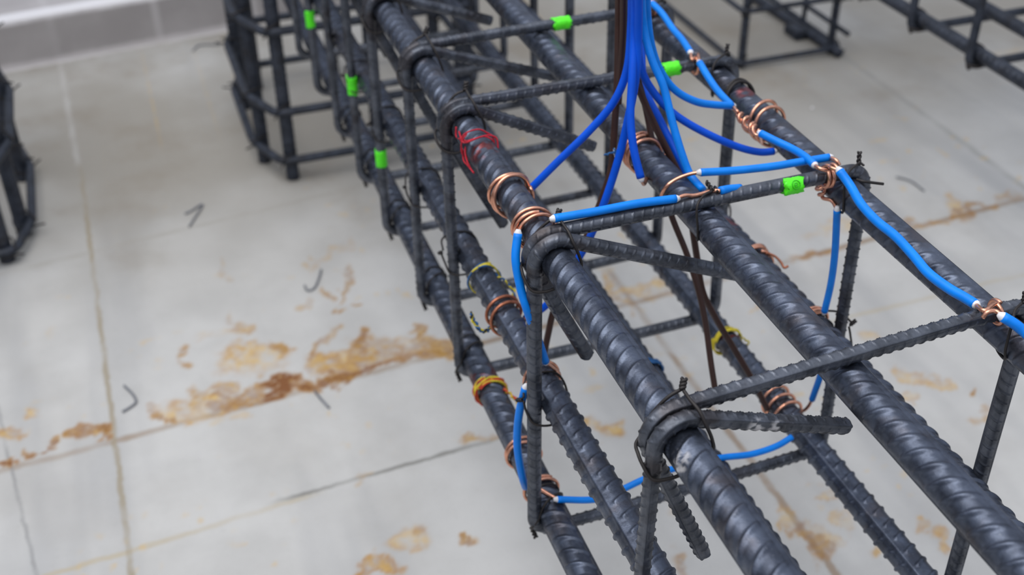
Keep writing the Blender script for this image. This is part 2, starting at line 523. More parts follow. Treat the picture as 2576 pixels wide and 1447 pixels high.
# kerb step along the back
def kerb_material():
    m, nt, b = new_mat('cement_rendered_kerb')
    pos = node(nt, 'ShaderNodeTexCoord').outputs['Object']
    col = mix_col(nt, map_range(nt, noise(nt, pos, 6, 4), .3, .7), lin(176, 171, 170), lin(160, 155, 154))
    sx = nt.nodes.new('ShaderNodeSeparateXYZ'); nt.links.new(pos, sx.inputs[0])
    x = sx.outputs['X']; z = sx.outputs['Z']
    jx = math_n(nt, 'ABSOLUTE', math_n(nt, 'SUBTRACT', math_n(nt, 'MODULO', math_n(nt, 'ADD', x, 8.787), .22), .11))
    jf = math_n(nt, 'MULTIPLY', map_range(nt, jx, .004, .012, .6, 0), map_range(nt, noise(nt, pos, 3, 1), .35, .6, .2, 1))
    col = mix_col(nt, jf, col, lin(200, 196, 196))
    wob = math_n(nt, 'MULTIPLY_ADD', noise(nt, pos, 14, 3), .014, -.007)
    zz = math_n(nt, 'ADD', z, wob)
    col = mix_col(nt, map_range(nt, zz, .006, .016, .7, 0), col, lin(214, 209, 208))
    edge = math_n(nt, 'MULTIPLY', map_range(nt, zz, .092, .102, 0, .85), map_range(nt, sx.outputs['Y'], .030, .045, 1, 0))  # whitish top edge, its bright highlight put into the colour
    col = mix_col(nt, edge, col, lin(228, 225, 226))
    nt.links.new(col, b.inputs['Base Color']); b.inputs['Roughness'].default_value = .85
    return m


k0 = P(0, 180, 'z', ZF); k1 = P(590, 70, 'z', ZF)
kd = (k1 - k0)[:2]; kang = math.atan2(kd[1], kd[0])
bm = bmesh.new()
kh = .107
prof = [(0, -.012), (.0, .0), (.001, kh - .014), (.004, kh - .004), (.014, kh), (.14, kh + .001), (1.6, kh + .002), (1.6, -.012)]
vs0 = [bm.verts.new((-2.6, y, z)) for y, z in prof]; vs1 = [bm.verts.new((3.6, y, z)) for y, z in prof]
for i in range(len(prof)):
    j = (i + 1) % len(prof)
    bm.faces.new((vs0[i], vs1[i], vs1[j], vs0[j]))
bm.faces.new(vs0[::-1]); bm.faces.new(vs1)
bmesh.ops.recalc_face_normals(bm, faces=bm.faces)
me = bpy.data.meshes.new('trim_1'); bm.to_mesh(me); bm.free(); me.materials.append(kerb_material())
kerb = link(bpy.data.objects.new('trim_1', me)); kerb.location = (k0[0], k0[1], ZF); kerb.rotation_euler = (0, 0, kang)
tag(kerb, kind='structure')


# far wall of the yard
bm = bmesh.new()
bmesh.ops.create_cube(bm, size=1.0, matrix=Matrix.Translation((.5, 4.6, .35)) @ Matrix.Diagonal((7.4, .2, 1.4, 1)))
me = bpy.data.meshes.new('wall_back'); bm.to_mesh(me); bm.free()
me.materials.append(simple('painted_render', lin(190, 188, 184), .85, 0, .06, 4))
tag(link(bpy.data.objects.new('wall_back', me)), kind='structure')


# ------------------------------------------------------------------ the cages
def spots(V, lst, thr=.5, k=260):
    a = np.zeros(len(V))
    for c, r in lst:
        d = np.linalg.norm(V - np.asarray(c), axis=1)
        a = np.maximum(a, smoothstep(1.0, .55, d / r) * smoothstep(thr - .08, thr + .08, hash_noise(V, k)) )
    return a


def straight_bar(name, x0, dx, z, y0, y1, r, th, hand, parent, mat, fine=.55, pitch=.0155, nc=44, origin=None, attrs=None, ds=(.0009, .0022), env=.75):
    ys = np.concatenate([np.arange(y0, min(fine, y1), ds[0]), np.arange(max(min(fine, y1), y0), y1, ds[1])])
    pts = np.stack([x0 + dx * ys, ys, np.full_like(ys, z)], 1)
    # ring angle measured from +x towards +z: N=+x, B = T x N = y x x = -z -> flip through the angle sign
    f0 = rib_fun(r, -th, hand, pitch, r * .12, .0042, slope=.5, long_w=.15, long_h=r * .10, ph=rng.random() * pitch, env_w=env)
    V, F, C = sweep(pts, r * .965, nc, (1, 0, 0), f0, ys)
    FF = [tuple(f) for f in F.tolist()] + C
    at = attrs(V) if attrs else None
    return mesh_np(name, V, FF, mat, parent, attrs=at)


def arc(c, r, a0, a1, n=10):
    a = np.radians(np.linspace(a0, a1, n))
    return [(c[0] + r * math.cos(t), c[1] + r * math.sin(t)) for t in a]


def stirrup_path(y, skew, l2, l1, a_tail=68, a_tail1=204, w=W, h=H, o=O, lean=0.0, tight=.5):
    """closed rectangular tie: tail, corner, left leg, bottom, right leg, top, corner, tail"""
    pl = []
    a = math.radians(a_tail)
    st = (o + o * math.cos(a), h - o + o * math.sin(a))
    pl.append((st[0] + math.sin(a) * l2, st[1] - math.cos(a) * l2))
    pl += arc((o, h - o), o, a_tail, 180, 14)
    pl += arc((o, o), o, 180, 270)
    pl += arc((w - o, o), o, 270, 360)
    pl += arc((w - o, h - o), o, 0, 90)
    pl += arc((o, h - o), o, 90, a_tail1, 14)
    a = math.radians(a_tail1)
    e = pl[-1]
    pl.append((e[0] - math.sin(a) * l1, e[1] + math.cos(a) * l1))
    pl = np.array(pl)
    p3 = np.stack([pl[:, 0], np.zeros(len(pl)), pl[:, 1]], 1)
    p3, s = resample(p3, .0008 if y < .6 else .0015)
    t = s / s[-1]
    p3[:, 1] = y - RS * 1.04 + 2.08 * RS * smoothstep(.38, .74, t) + skew * np.clip(p3[:, 0] / w, 0, 1)
    p3[:, 0] += lean * (1 - np.clip(p3[:, 2] / h, 0, 1))
    return p3, s


def make_stirrup(parent, y, skew, l2, l1, mat, chalk=None, lean=0.0, nc=18, name='stirrup', th0=33, at2=68, at1=204):
    p3, s = stirrup_path(y, skew, l2, l1, at2, at1, lean=lean)
    f0 = rib_fun(RS, th0, 1, .0084, .0008, .0013, slope=.35, long_w=.2, long_h=.0009, ph=rng.random() * .007)
    V, F, C = sweep(p3, RS * .95, nc, (0, 1, 0), f0, s)
    FF = [tuple(f) for f in F.tolist()] + C
    ru = np.zeros(len(V))
    d = np.hypot(V[:, 0] - O, V[:, 2] - (H - O))
    ru = smoothstep(.036, .022, d) * smoothstep(.3, .6, hash_noise(V, 90)) * .6
    at = {'rust': ru}
    if chalk:
        at['chalk'] = spots(V, chalk, .46, 330)
    return mesh_np(name, V, FF, mat, parent, attrs=at)


def tie(parent, pts, r=.0011, mat=TIE, knot=None, name='tie_wire'):
    """binding wire: a smooth loop, then a twisted pigtail along knot"""
    loop = catmull(pts, 8)
    parts = [sweep(loop, r, 7, (.2, .5, .9))]
    if knot is not None:
        a = np.asarray(knot[0], float); b = np.asarray(knot[1], float)
        L = np.linalg.norm(b - a); d = (b - a) / L
        u = np.cross(d, (.3, .9, .2)); u /= np.linalg.norm(u); v = np.cross(d, u)
        t = np.linspace(0, 1, 26)
        for ph in (0, math.pi):
            ang = t * 2 * math.pi * max(1.5, L / .008) + ph
            q = a + np.outer(t * L, d) + r * 1.05 * (np.outer(np.cos(ang), u) + np.outer(np.sin(ang), v))
            parts.append(sweep(q, r, 7, (.2, .5, .9)))
    V, F = join(parts)
    return mesh_np(name, V, F, mat, parent)


def corner_tie(parent, y, seed=0):
    """figure-eight tie round the tails and the top-left bar"""
    c = np.array([O, y, H - O]); g = random.Random(seed)
    j = lambda: g.uniform(-.0006, .0006)
    q = [(.007, .013, .0262), (-.001, .0128, .0232), (-.0085, .0135, .0165), (-.0142, .0140, .006), (-.0185, .0128, -.004), (-.0235, .0085, -.0065), (-.0262, .001, -.006),
         (-.0258, -.005, -.010), (-.0215, -.0115, -.0175), (-.012, -.0140, -.0195), (.0, -.015, -.0160), (.0095, -.0158, -.0115), (.0150, -.0162, -.002), (.0138, -.0155, .008),
         (.0105, -.0122, .0175), (.0085, -.006, .0238), (.0075, .002, .0256), (.007, .011, .0268)]
    pts = [c + np.array(p) + (j(), j(), j()) for p in q]
    k0 = c + (.007, .013, .0258)
    return tie(parent, pts, .0012, TIE, (k0, k0 + (.003 + j() * 2, .003 + j() * 2, .0055 + j() * 2)))


def bar_tie(parent, c, leg_axis, side, r=.0010, tail=(0, 0, -.014), seed=0):
    """tie at the crossing of a lengthwise bar (centre c) and a stirrup leg lying on its side `side` (unit vector)"""
    g = random.Random(seed); j = lambda: g.uniform(-.001, .001)
    s = np.asarray(side, float); a = np.asarray(leg_axis, float); yv = np.array([0, 1., 0])
    ro = RB + 2 * RS + .002
    q = [s * ro + a * .009 - yv * .001, s * (ro - .004) + a * .013 + yv * .010, a * (RB + .0022) * 1.0 + s * .004 + yv * .016, -s * (RB * .75) + a * (RB * .8) + yv * .015,
         -s * (RB + .002) + yv * .010, -s * (RB * .75) - a * (RB * .8) - yv * .010, -a * (RB + .002) + s * .004 - yv * .015, s * (ro - .004) - a * .013 - yv * .011, s * ro - a * .004 - yv * .004, s * (ro + .0005) + a * .004]
    pts = [c + p + (j(), j(), j()) for p in q]
    k0 = c + s * (ro + .0006) + a * .005
    return tie(parent, pts, r, TIE, (k0, k0 + np.asarray(tail) + (j() * 1.5, j() * 1.5, j())))


def tape(parent, c, d, length, mark=False, seed=0, r=RS + .0011):
    """a band of tape wrapped round a stirrup leg, crinkled, with a small printed ring"""
    d = np.asarray(d, float); d /= np.linalg.norm(d)
    n = 14
    t = np.linspace(-.5, .5, n) * length
    pts = np.asarray(c) + np.outer(t, d)
    g = np.random.default_rng(seed)
    cr = g.normal(0, .00022, (n, 24))
    idx = {'i': 0}
    V, F, C = sweep(pts, r, 24, (0.1, .2, 1), lambda s, th: cr + (np.abs(np.mod(th - 2.2, 6.283) - .3) < .3) * .0005, np.arange(n))
    # ragged ends
    ends = g.normal(0, .0011, 24)
    V[:24] += np.outer(ends, d); V[(n - 1) * 24:n * 24] += np.outer(g.normal(0, .0011, 24), d)
    parts = [(V, F, C)]
    nf = len(F) + len(C)
    if mark:
        T = d; view = CAM - np.asarray(c); view /= np.linalg.norm(view)
        u = T; nrm = view - T * (view @ T); nrm /= np.linalg.norm(nrm); v = np.cross(nrm, u)
        def on(a, b):
            return np.asarray(c) + u * a + (nrm * math.cos(b / r) + v * math.sin(b / r)) * (r + .0006)
        rr = .0034
        ring = np.array([on(rr * math.cos(a), rr * math.sin(a)) for a in np.linspace(0, 2 * math.pi, 26)])
        parts.append(sweep(ring, .00032, 5, (.3, .3, 1)))
        for seg in ([(-.0012, .0013), (.0012, .0013), (.0012, -.0002), (-.0012, -.0002)], [(-.0012, .0013), (-.0012, -.0016), (.0012, -.0016)]):
            parts.append(sweep(np.array([on(a, b) for a, b in seg]), .00028, 5, (.3, .3, 1)))
    V, F = join(parts)
    o = mesh_np('tape_marker', V, F, GREEN, None)
    if mark:
        o.data.materials.append(GREENINK)
        for k, p in enumerate(o.data.polygons):
            if k >= nf:
                p.material_index = 1
    world_child(o, parent)
    o['label'] = 'bright green tape marker'
    return o


# --- main beam cage
beam = empty('rebar_cage', (W / 2, 0.0, 0.0), 'large sharp dark ribbed steel rebar cage in front, wired with blue and copper wires', 'rebar cage')
YN, YFAR = -.27, 1.62


def marks(k):
    def f(V):
        out = {}
        if k == 'A':
            out['red_paint'] = spots(V, [(np.array(P(1215, 378, 'z', H - O + .010)), .016)], .5, 200) * .8
            c = P(1707, 1165, 'z', H - O + .004)
            out['chalk'] = spots(V, [(c, .010)], .5, 420)
        if k == 'D':
            out['red_paint'] = spots(V, [(barc('D', bary('D', 1205, 965)), .020)], .45, 150) * .8
        if k == 'E':
            out['red_paint'] = spots(V, [(barc('E', bary('E', 1845, 855)) + (0, 0, .01), .012)], .4, 200)
        if k == 'N':
            out['red_paint'] = spots(V, [(barc('N', bary('N', 1850, 575)) + (0, 0, .01), .016)], .5, 150) * .6
        if k == 'C':
            out['red_paint'] = spots(V, [(barc('C', bary('C', 1880, 255)) + (0, 0, .012), .012)], .4, 200) * .7
        return out
    return f


for k, b in BAR.items():
    straight_bar('longitudinal_bar', b[0], b[1], b[2], YN, YFAR, RB, b[3], b[4], beam, STEEL if k in 'ABCDFM' else STEEL, attrs=marks(k),
                 fine=.5 if k in 'ABC' else .4, pitch=.0130 if k == 'B' else .0152, env={'A': .85, 'B': 1.15, 'C': 1.0}.get(k, .5))

TAILS = [(.129, .127, 68, 204), (.168, .110, 66, 206), (.131, .122, 63, 206), (.150, .12, 69, 204), (.122, .12, 68, 204), (.13, .12, 68, 204)] + [(.13, .12, 68, 204)] * 3
LEAN = [-.006, 0, .003, .0, 0, 0, 0, 0, 0]
ST = []
for i, (y, sk) in enumerate(zip(Y_ST, SKEW)):
    l2, l1, a2, a1 = TAILS[i]
    chalk = None
    if i == 0:
        chalk = [(P(1915, 1085, 'y', -.011), .010), (P(1965, 1090, 'y', -.011), .010), (P(1985, 1088, 'y', -.011), .005), (P(2260, 900, 'y', .011), .006)]
    s = make_stirrup(beam, y, sk, l2, l1, STEEL2, chalk, LEAN[i], nc=36 if i < 3 else 16, th0=(38, 100, 60)[i % 3], at2=a2, at1=a1)
    ST.append(s)
    if i < 5:
        corner_tie(beam, y, i)
# ties: bottom-left corners, mid-left, right side
for i, y in enumerate(Y_ST):
    if i in (1, 2, 3, 4, 5, 6):
        cD0 = barc('D', y)
        tie(beam, [cD0 + p for p in ((-.0178, -.001, -.0178), (-.010, .008, -.0185), (.0, .0115, -.0145), (.010, .012, -.0105), (.0146, .010, .0), (.0105, .004, .0105), (.0, -.002, .0146), (-.010, -.008, .0108),
                                    (-.0150, -.0105, .001), (-.0195, -.0085, -.0085), (-.0185, -.003, -.0170), (-.0172, .0, -.0188))], .0012, TIE, (cD0 + (-.0172, 0, -.0185), cD0 + (-.0145, -.003, -.029)))
        tie(beam, [barc('D', y + .014) + p for p in ((-.013, 0, .002), (-.009, 0, .0105), (0, .001, .0142), (.010, .002, .0098), (.0142, .003, 0), (.009, .006, -.011))], .0010)
    if i in (1, 2, 3, 4, 5):
        bar_tie(beam, barc('M', y), (0, 0, 1), (-1, 0, 0), tail=(-.003, .002, -.002), seed=40 + i)
    if i in (1, 2, 3):
        bar_tie(beam, barc('N', y + SKEW[i]), (0, 0, 1), (1, 0, 0), tail=(.006, .002, .004), seed=60 + i)
    if i in (1, 2, 3):
        bar_tie(beam, barc('C', y + SKEW[i]), (1, 0, 0), (0, 0, 1), tail=(.002, .004, .009), seed=80 + i)
    if i in (0,):
        bar_tie(beam, barc('C', y + SKEW[i]) + (0, -.003, 0), (1, 0, 0), (0, 0, 1), tail=(.004, .006, .004), seed=83)
    if i in (1,):
        bar_tie(beam, barc('B', y + SKEW[i] * .5 + RS), (1, 0, 0), (0, 0, 1), tail=(-.001, .009, .004), seed=90 + i)
# loose clip of wire on the bar right of the second stirrup's top
yc = bary('C', 1880, 225)
tie(beam, [barc('C', yc) + p for p in ((-.016, -.004, -.004), (-.012, 0, .009), (-.002, .003, .0155), (.009, .003, .0125), (.0152, .001, .003), (.013, -.004, -.008))], .0016)
tie(beam, [barc('C', yc + .004) + p for p in ((-.015, -.003, -.004), (-.011, 0, .010), (-.001, .003, .0162), (.010, .003, .0120), (.0152, .001, .002))], .0014)
# small clip at the right of S4's top corner
pc = P(2180, 462, 'y', .20)
tie(beam, [P(2155, 452, 'y', .205), P(2170, 456, 'y', .2), P(2190, 459, 'y', .198), P(2222, 463, 'y', .197)], .0012)

# green tape
tp = [(1, P(1992, 466, 'y', .2122 + .0055), (1, SKEW[1] / W, 0), .0155, True), (2, P(1686, 178, 'y', .4425 + .0055), (1, 0, 0), .0155, False), (3, P(1411, 62, 'y', .5752 + .011), (1, .034, 0), .0185, False),
      (4, P(953, 398, 'y', .7296 - .0055), (0, 0, 1), .021, False), (5, P(887, 214, 'y', .8654 - .0055), (0, 0, 1), .024, False), (7, P(781, 46, 'y', 1.14 - .0055), (0, 0, 1), .024, False)]
for k, (i, c, d, L, mk) in enumerate(tp):
    if abs(d[2]) < .5:
        c = np.array(c); c[2] = H
    else:
        c = np.array([0.0, c[1], c[2]])
    tape(ST[i], c, d, L, mk, k)


# --- columns: upright posts tied with rectangular hoops
def column(label, posts, hoops, ztop, sc=1.0, zbot=ZF, hoop_r=.0076, post_r=.0115, group=None, extra=None):
    c = np.mean([(p[0], p[1]) for p in posts], 0)
    root = empty('upright_cage', (float(c[0]), float(c[1]), zbot), label, 'rebar cage', group)
    for (x, y) in posts:
        zs = np.arange(zbot + .0005, ztop, .0022)
        pts = np.stack([np.full_like(zs, x), np.full_like(zs, y), zs], 1)
        f = rib_fun(post_r, 30, 1, .013, .0011, .004, long_w=.2, long_h=.0009)
        V, F, C = sweep(pts, post_r, 16, (1, 0, 0), f, zs)
        mesh_np('post', V, [tuple(q) for q in F.tolist()] + C, STEEL3, root)
    for z, poly in hoops:
        poly = np.array(poly, float); n = len(poly)
        pts = []
        for i in range(n):
            a, b, d = poly[i - 1], poly[i], poly[(i + 1) % n]
            u = (a - b) / np.linalg.norm(a - b); w = (d - b) / np.linalg.norm(d - b)
            for t in np.linspace(0, 1, 6):
                p = (b + u * .022) * (1 - t) ** 2 + 2 * b * t * (1 - t) + (b + w * .022) * t * t
                pts.append((p[0], p[1], z))
        pts.append(pts[0])
        pts = np.array(pts); pts, s = resample(pts, .004)
        parts = [sweep(pts, hoop_r, 12, (0, 0, 1))]
        V, F = join(parts)
        mesh_np('hoop', V, F, STEEL3, root)
        for (x, y) in posts:
            r1 = post_r + .0022
            cc = np.array([x, y, z])
            cen = poly.mean(0); o = (cc[:2] - cen); o = np.array([*(o / np.linalg.norm(o)), 0]); tdir = np.array([-o[1], o[0], 0]); zv = np.array([0, 0, 1.])
            q = [o * (r1 + 2 * hoop_r) + zv * .006, o * .004 + tdir * r1 + zv * .013, -o * r1 + zv * .004, o * .004 - tdir * r1 - zv * .012, o * (r1 + 2 * hoop_r) - zv * .004, o * (r1 + 2 * hoop_r + .012) - zv * .002 + tdir * .004]
            tie(root, [cc + v for v in q], .0016)
    return root


def rect(x0, y0, x1, y1, e=.0175):
    return [(x0 - e, y0 - e), (x1 + e, y0 - e), (x1 + e, y1 + e), (x0 - e, y1 + e)]


def oct_poly(x0, y0, x1, y1, bul, ym0, ym1, e=.0172):
    return [(x0 - e, y0 - e), (x1 + e, y0 - e), (x1 + bul + e, ym0), (x1 + bul + e, ym1), (x1 + e, y1 + e), (x0 - e, y1 + e), (x0 - bul - e, ym1), (x0 - bul - e, ym0)]


cx0, cy0, cx1, cy1 = -.016, 1.434, .307, 1.83
posts = [(cx0, cy0), (.145, cy0 + .0), (cx1, cy0), (-.053, 1.515), (.344, 1.515), (-.053, 1.75), (.344, 1.75), (cx0, cy1), (.145, cy1), (cx1, cy1)]
column('blurred black upright cage rising from floor at far end of the big front cage', posts,
       [(z, oct_poly(cx0, cy0, cx1, cy1, .037, 1.515, 1.75)) for z in (-.255, -.160, -.012, .10, .22, .34)], .55)
# right-hand specimen: column and beam
rx0, ry0, rx1, ry1 = .966, 1.575, 1.181, 2.0
column('blurred black upright cage on the floor upper right, behind the big front cage', [(rx0, ry0), (rx1, ry0), (rx0, ry1), (rx1, ry1)],
       [(z, rect(rx0, ry0, rx1, ry1, .015)) for z in (-.285, -.17, -.02, .1, .22, .34)], .5, post_r=.008, hoop_r=.0058)
# left-hand specimen
lx1, ly0 = -.506, 1.327
# low rail, packing piece and loose tie bar of the right-hand upright cage
uc = [o for o in COL.objects if o.name.startswith('upright_cage')][-1]
a = P(2112, 134, 'z', ZF + .012); b = P(1890, -12, 'z', ZF + .012)
V, F = join([sweep(resample([a, b], .01)[0], .0105, 14, (0, 0, 1))])
mesh_np('foot_rail', V, F, STEEL3, uc)
bb = P(2003, 80, 'z', ZF + .010)
bm = bmesh.new()
bmesh.ops.create_cube(bm, size=1.0, matrix=Matrix.Translation(Vector(bb)) @ Matrix.Diagonal((.034, .055, .019, 1)))
bmesh.ops.bevel(bm, geom=bm.edges[:], offset=.003, segments=2, affect='EDGES')
me = bpy.data.meshes.new('packing_piece'); bm.to_mesh(me); bm.free(); me.materials.append(STEEL3)
world_child(link(bpy.data.objects.new('packing_piece', me)), uc)
a = P(2134, 86, 'x', rx1 + .016); b = P(2020, 8, 'x', rx1 + .016)
V, F = join([sweep(resample([a, b], .01)[0], .0056, 12, (0, 0, 1)), sweep(resample([b + (0, -.01, .03), b + (0, -.012, -.045)], .01)[0], .0056, 12, (0, 1, 0))])
mesh_np('tie_bar', V, F, STEEL3, uc)
lp = [(lx1, ly0), (lx1 - .16, ly0), (lx1 - .32, ly0), (lx1 + .027, 1.402), (lx1 - .347, 1.402), (lx1 + .027, 1.60), (lx1 - .347, 1.60), (lx1, 1.70), (lx1 - .16, 1.70), (lx1 - .32, 1.70)]
column('blurred black upright cage cut by the left edge of the picture', lp,
       [(z, oct_poly(lx1 - .32, ly0, lx1, 1.70, .027, 1.402, 1.60)) for z in (-.275, -.125, -.01, .10, .22, .34)], .5)

# right beam cage, parallel to the main one
rb = empty('rebar_cage', (1.09, 1.0, .04), 'blurred dark rebar cage crossing the top right corner, parallel to the sharp one', 'rebar cage')
RX, RZ, RW, RH = .950 - .0165, .010, .275, .285
for (x, z) in ((RX + .0165, RZ + .0175), (RX + RW - .0165, RZ + .0175), (RX + .0165, RZ + RH - .0175), (RX + RW - .0165, RZ + RH - .0175), (RX + RW / 2, RZ + .0175), (RX + RW / 2, RZ + RH - .0175), (RX + RW - .0165, RZ + RH / 2)):
    straight_bar('longitudinal_bar', x, 0, z, .45, 1.70, .0102, 60, 1, rb, STEEL3, fine=.4, pitch=.013, nc=20)
for y in (.715, .865, 1.013, 1.16, 1.31, 1.46):
    pl = []
    o = .0165
    for cx, cz, a0, a1 in ((o, RH - o, 90, 200), (o, o, 180, 270), (RW - o, o, 270, 360), (RW - o, RH - o, 0, 90)):
        pl += arc((cx, cz), o, a0, a1)
    pl.append((o, RH))
    pl = np.array(pl)
    p3 = np.stack([pl[:, 0] + RX, np.full(len(pl), y) , pl[:, 1] + RZ], 1)
    p3, s = resample(p3, .003)
    V, F = join([sweep(p3, .0066, 12, (0, 1, 0))])
    mesh_np('stirrup', V, F, STEEL3, rb)
    for (x, z, sd) in ((RX + .0165, RZ + .0175, -1), (RX + RW - .0165, RZ + .0175, 1)):
        c = np.array([x, y, z])
        tie(rb, [c + v for v in ((sd * .020, -.004, .006), (sd * .004, .012, .0125), (-sd * .0125, .006, .003), (sd * .002, -.012, -.015), (sd * .019, -.004, -.014), (sd * .012, .004, -.020), (sd * .010, .002, -.025))], .0028)


# ------------------------------------------------------------------ wires
def path_px(pts):
    """waypoints (px,py[,axis,value]) or 3-D points; waypoints without a plane take a depth between their neighbours"""
    n = len(pts); out = [None] * n; dep = [None] * n
    for i, p in enumerate(pts):
        if len(p) == 4:
            out[i] = P(*p)
        elif len(p) == 3:
            out[i] = np.asarray(p, float)
        if out[i] is not None:
            dep[i] = depth(out[i])
    uv = [np.array(p[:2], float) if len(p) != 3 else proj(p) for p in pts]
    s = [0.0]
    for a, b in zip(uv, uv[1:]):
        s.append(s[-1] + float(np.linalg.norm(b - a)))
    ks = [i for i in range(n) if dep[i] is not None]
    for i in range(n):
        if out[i] is None:
            d = np.interp(s[i], [s[k] for k in ks], [1 / dep[k] for k in ks])
            out[i] = CAM + ray(*uv[i]) / d
    return out


def coil(c, ax, rad, turns, pitch, a0, wob=.0, seed=0, n=22):
    """turns of wire round the axis ax through c; a0 in degrees"""
    ax = np.asarray(ax, float); ax /= np.linalg.norm(ax)
    u = np.cross((0, 0, 1.) if abs(ax[2]) < .8 else (1., 0, 0), ax); u /= np.linalg.norm(u)
    v = np.cross(ax, u)            # for ax=+y: u=-x ... v = z-ish
    g = random.Random(seed)
    out = []
    N = max(4, int(abs(turns) * n))
    ph = g.random() * 6
    for i in range(N + 1):
        t = i / N
        a = math.radians(a0) + t * turns * 2 * math.pi
        ar = rad + wob * .35 * (1 + math.sin(a * 1.7 + ph))
        off = (t - .5) * abs(turns) * pitch + wob * 1.6 * math.sin(a * .83 + ph)
        out.append(np.asarray(c) + ax * off + ar * (math.cos(a) * u + math.sin(a) * v))
    return out


RI, RC = .0033, .0016


def wire(name, label, pts, mat=BLUE, r=RI, ends=(), cat='wire', group=None, cmat=COPPER):
    """insulated wire; ends = lists of bare copper points in 3-D"""
    q = path_px(pts)
    c = catmull(q, 12)
    root = empty(name, Vector(c[0]), label, cat, group)
    tube_obj('insulation', c, r, mat, root, 12, .003)
    for e in ends:
        tube_obj('copper_end', catmull([np.asarray(p, float) for p in path_px(e)], 6), RC, cmat, root, 9)
    for k, (p, d) in enumerate(((c[0], c[0] - c[2]), (c[-1], c[-1] - c[-3]))):
        near = [e for e in ends if min(np.linalg.norm(np.asarray(path_px([q])[0]) - p) for q in (e[0], e[-1])) < .006]
        if not near:
            continue
        d = d / np.linalg.norm(d)
        tp_ = np.array([p - d * .001, p + d * .0006, p + d * .0018, p + d * .0034])
        V, F = join([sweep(tp_, np.array([r * .95, r * .9, r * .72, RC * 1.02]), 10, (.3, .2, 1))])
        o = mesh_np('stripped_tip', V, F, WHITE, root)
        o['label'] = 'whitish torn tip of the insulation'
    return root


def bar_coil(k, px, py, turns, pitch=.0042, a0=90, wob=.001, seed=0, extra=.0):
    return coil(barc(k, bary(k, px, py)), (0, 1, 0), RB + .0011 + RC + extra, turns, pitch, a0, wob, seed)


def leg_coil(c, turns, pitch=.004, a0=90, wob=.0006, seed=0, ax=(1, 0, 0)):
    return coil(c, ax, RS + .0009 + RC, turns, pitch, a0, wob, seed)


def on_leg(px, py, i, dy=.0055):
    y = Y_ST[i] + dy
    p = P(px, py, 'y', y + SKEW[i] * .9); p = np.array(p); p[2] = H
    return p


BG = 'blue wires of the hanging bundle'
# chain of blue jumpers along the right-hand top bar
c2 = on_leg(1636, 14, 3); c3 = on_leg(1746, 168, 2); c4 = on_leg(2078, 448, 1); c5 = on_leg(2496, 822, 0)
wire('blue_wire', 'light blue wire at the top beside the bundle, ending at a copper ring',
     [(1640, 8, 'z', .312), (1664, 32), (1692, 72, 'z', .303), (1716, 100), (1737, 132, 'z', .309)],
     ends=[leg_coil(c2, 1.6, .004, 60, seed=1) + [tuple(P(1640, 8, 'z', .312))], [tuple(P(1737, 132, 'z', .309)), tuple(P(1741, 150, 'z', .3085))] + leg_coil(c3, .7, .003, 100, seed=2)])
twA = P(1858, 288, 'z', .304); twB = P(1912, 340, 'z', .304)
wire('blue_wire', 'short straight light blue wire between copper ring and copper twist, right top bar',
     [(1760, 158, 'z', .311), (1780, 192), (1805, 228, 'z', .303), (1842, 268, 'z', .304)],
     ends=[[tuple(P(1760, 158, 'z', .311)), tuple(c3 + (.004, .002, .0095))], [tuple(P(1842, 268, 'z', .304)), tuple(twA)]])


def twist(a, b, turns, r=.0030, ph=0):
    a = np.asarray(a); b = np.asarray(b); d = b - a; L = np.linalg.norm(d); d /= L
    u = np.cross(d, (0, 0, 1)); u /= np.linalg.norm(u); v = np.cross(d, u)
    t = np.linspace(0, 1, int(turns * 16))
    env = r * (.55 + .6 * np.sin(np.pi * t))
    return [a + d * L * x + e * (math.cos(x * turns * 6.283 + ph) * u + math.sin(x * turns * 6.283 + ph) * v) for x, e in zip(t, env)]


ybC = bary('C', 1935, 300)
wire('blue_wire', 'light blue wire from the copper twist down to the printed tape stirrup',
     [(1914, 336, 'z', .304), (1950, 354), (1992, 374, 'z', .303), (2022, 392), (2049, 415, 'z', .306)],
     ends=[twist(twB, twA, 2.6) + twist(twA, twA + (twB - twA) * .85, 3.2, .0036, 2.5) + [tuple(P(1918, 362, 'x', W - O - .008))],
           [tuple(P(2049, 415, 'z', .306)), tuple(P(2062, 424, 'z', .308))] + leg_coil(c4, 1.4, .003, 120, seed=3)])
wire('blue_wire', 'long wavy light blue wire lying along right top bar between the two nearest stirrups',
     [(2112, 430, 'z', .312), (2138, 466, 'z', .305), (2165, 512, 'z', .302), (2205, 556), (2252, 594, 'z', .302), (2300, 646), (2336, 688, 'z', .302), (2390, 728), (2425, 748), (2454, 766, 'z', .305)],
     ends=[[tuple(P(2112, 430, 'z', .312)), tuple(P(2090, 422, 'z', .312))] + leg_coil(c4 + (.004, 0, 0), 1.1, .004, 100, seed=4), [tuple(P(2454, 766, 'z', .305)), tuple(P(2476, 782, 'z', .311))] + leg_coil(c5, 1.0, .0035, 95, seed=5)], r=.0036)
wire('blue_wire', 'light blue wire cut by the right edge, past the nearest stirrup copper ring',
     [(2522, 797, 'z', .311), (2552, 815), (2580, 838, 'z', .303), (2640, 890, 'z', .302)], ends=[[tuple(P(2522, 797, 'z', .311)), tuple(P(2505, 783, 'z', .3115)), tuple(P(2484, 786, 'z', .311)), tuple(P(2472, 800, 'z', .307))]], r=.0036)
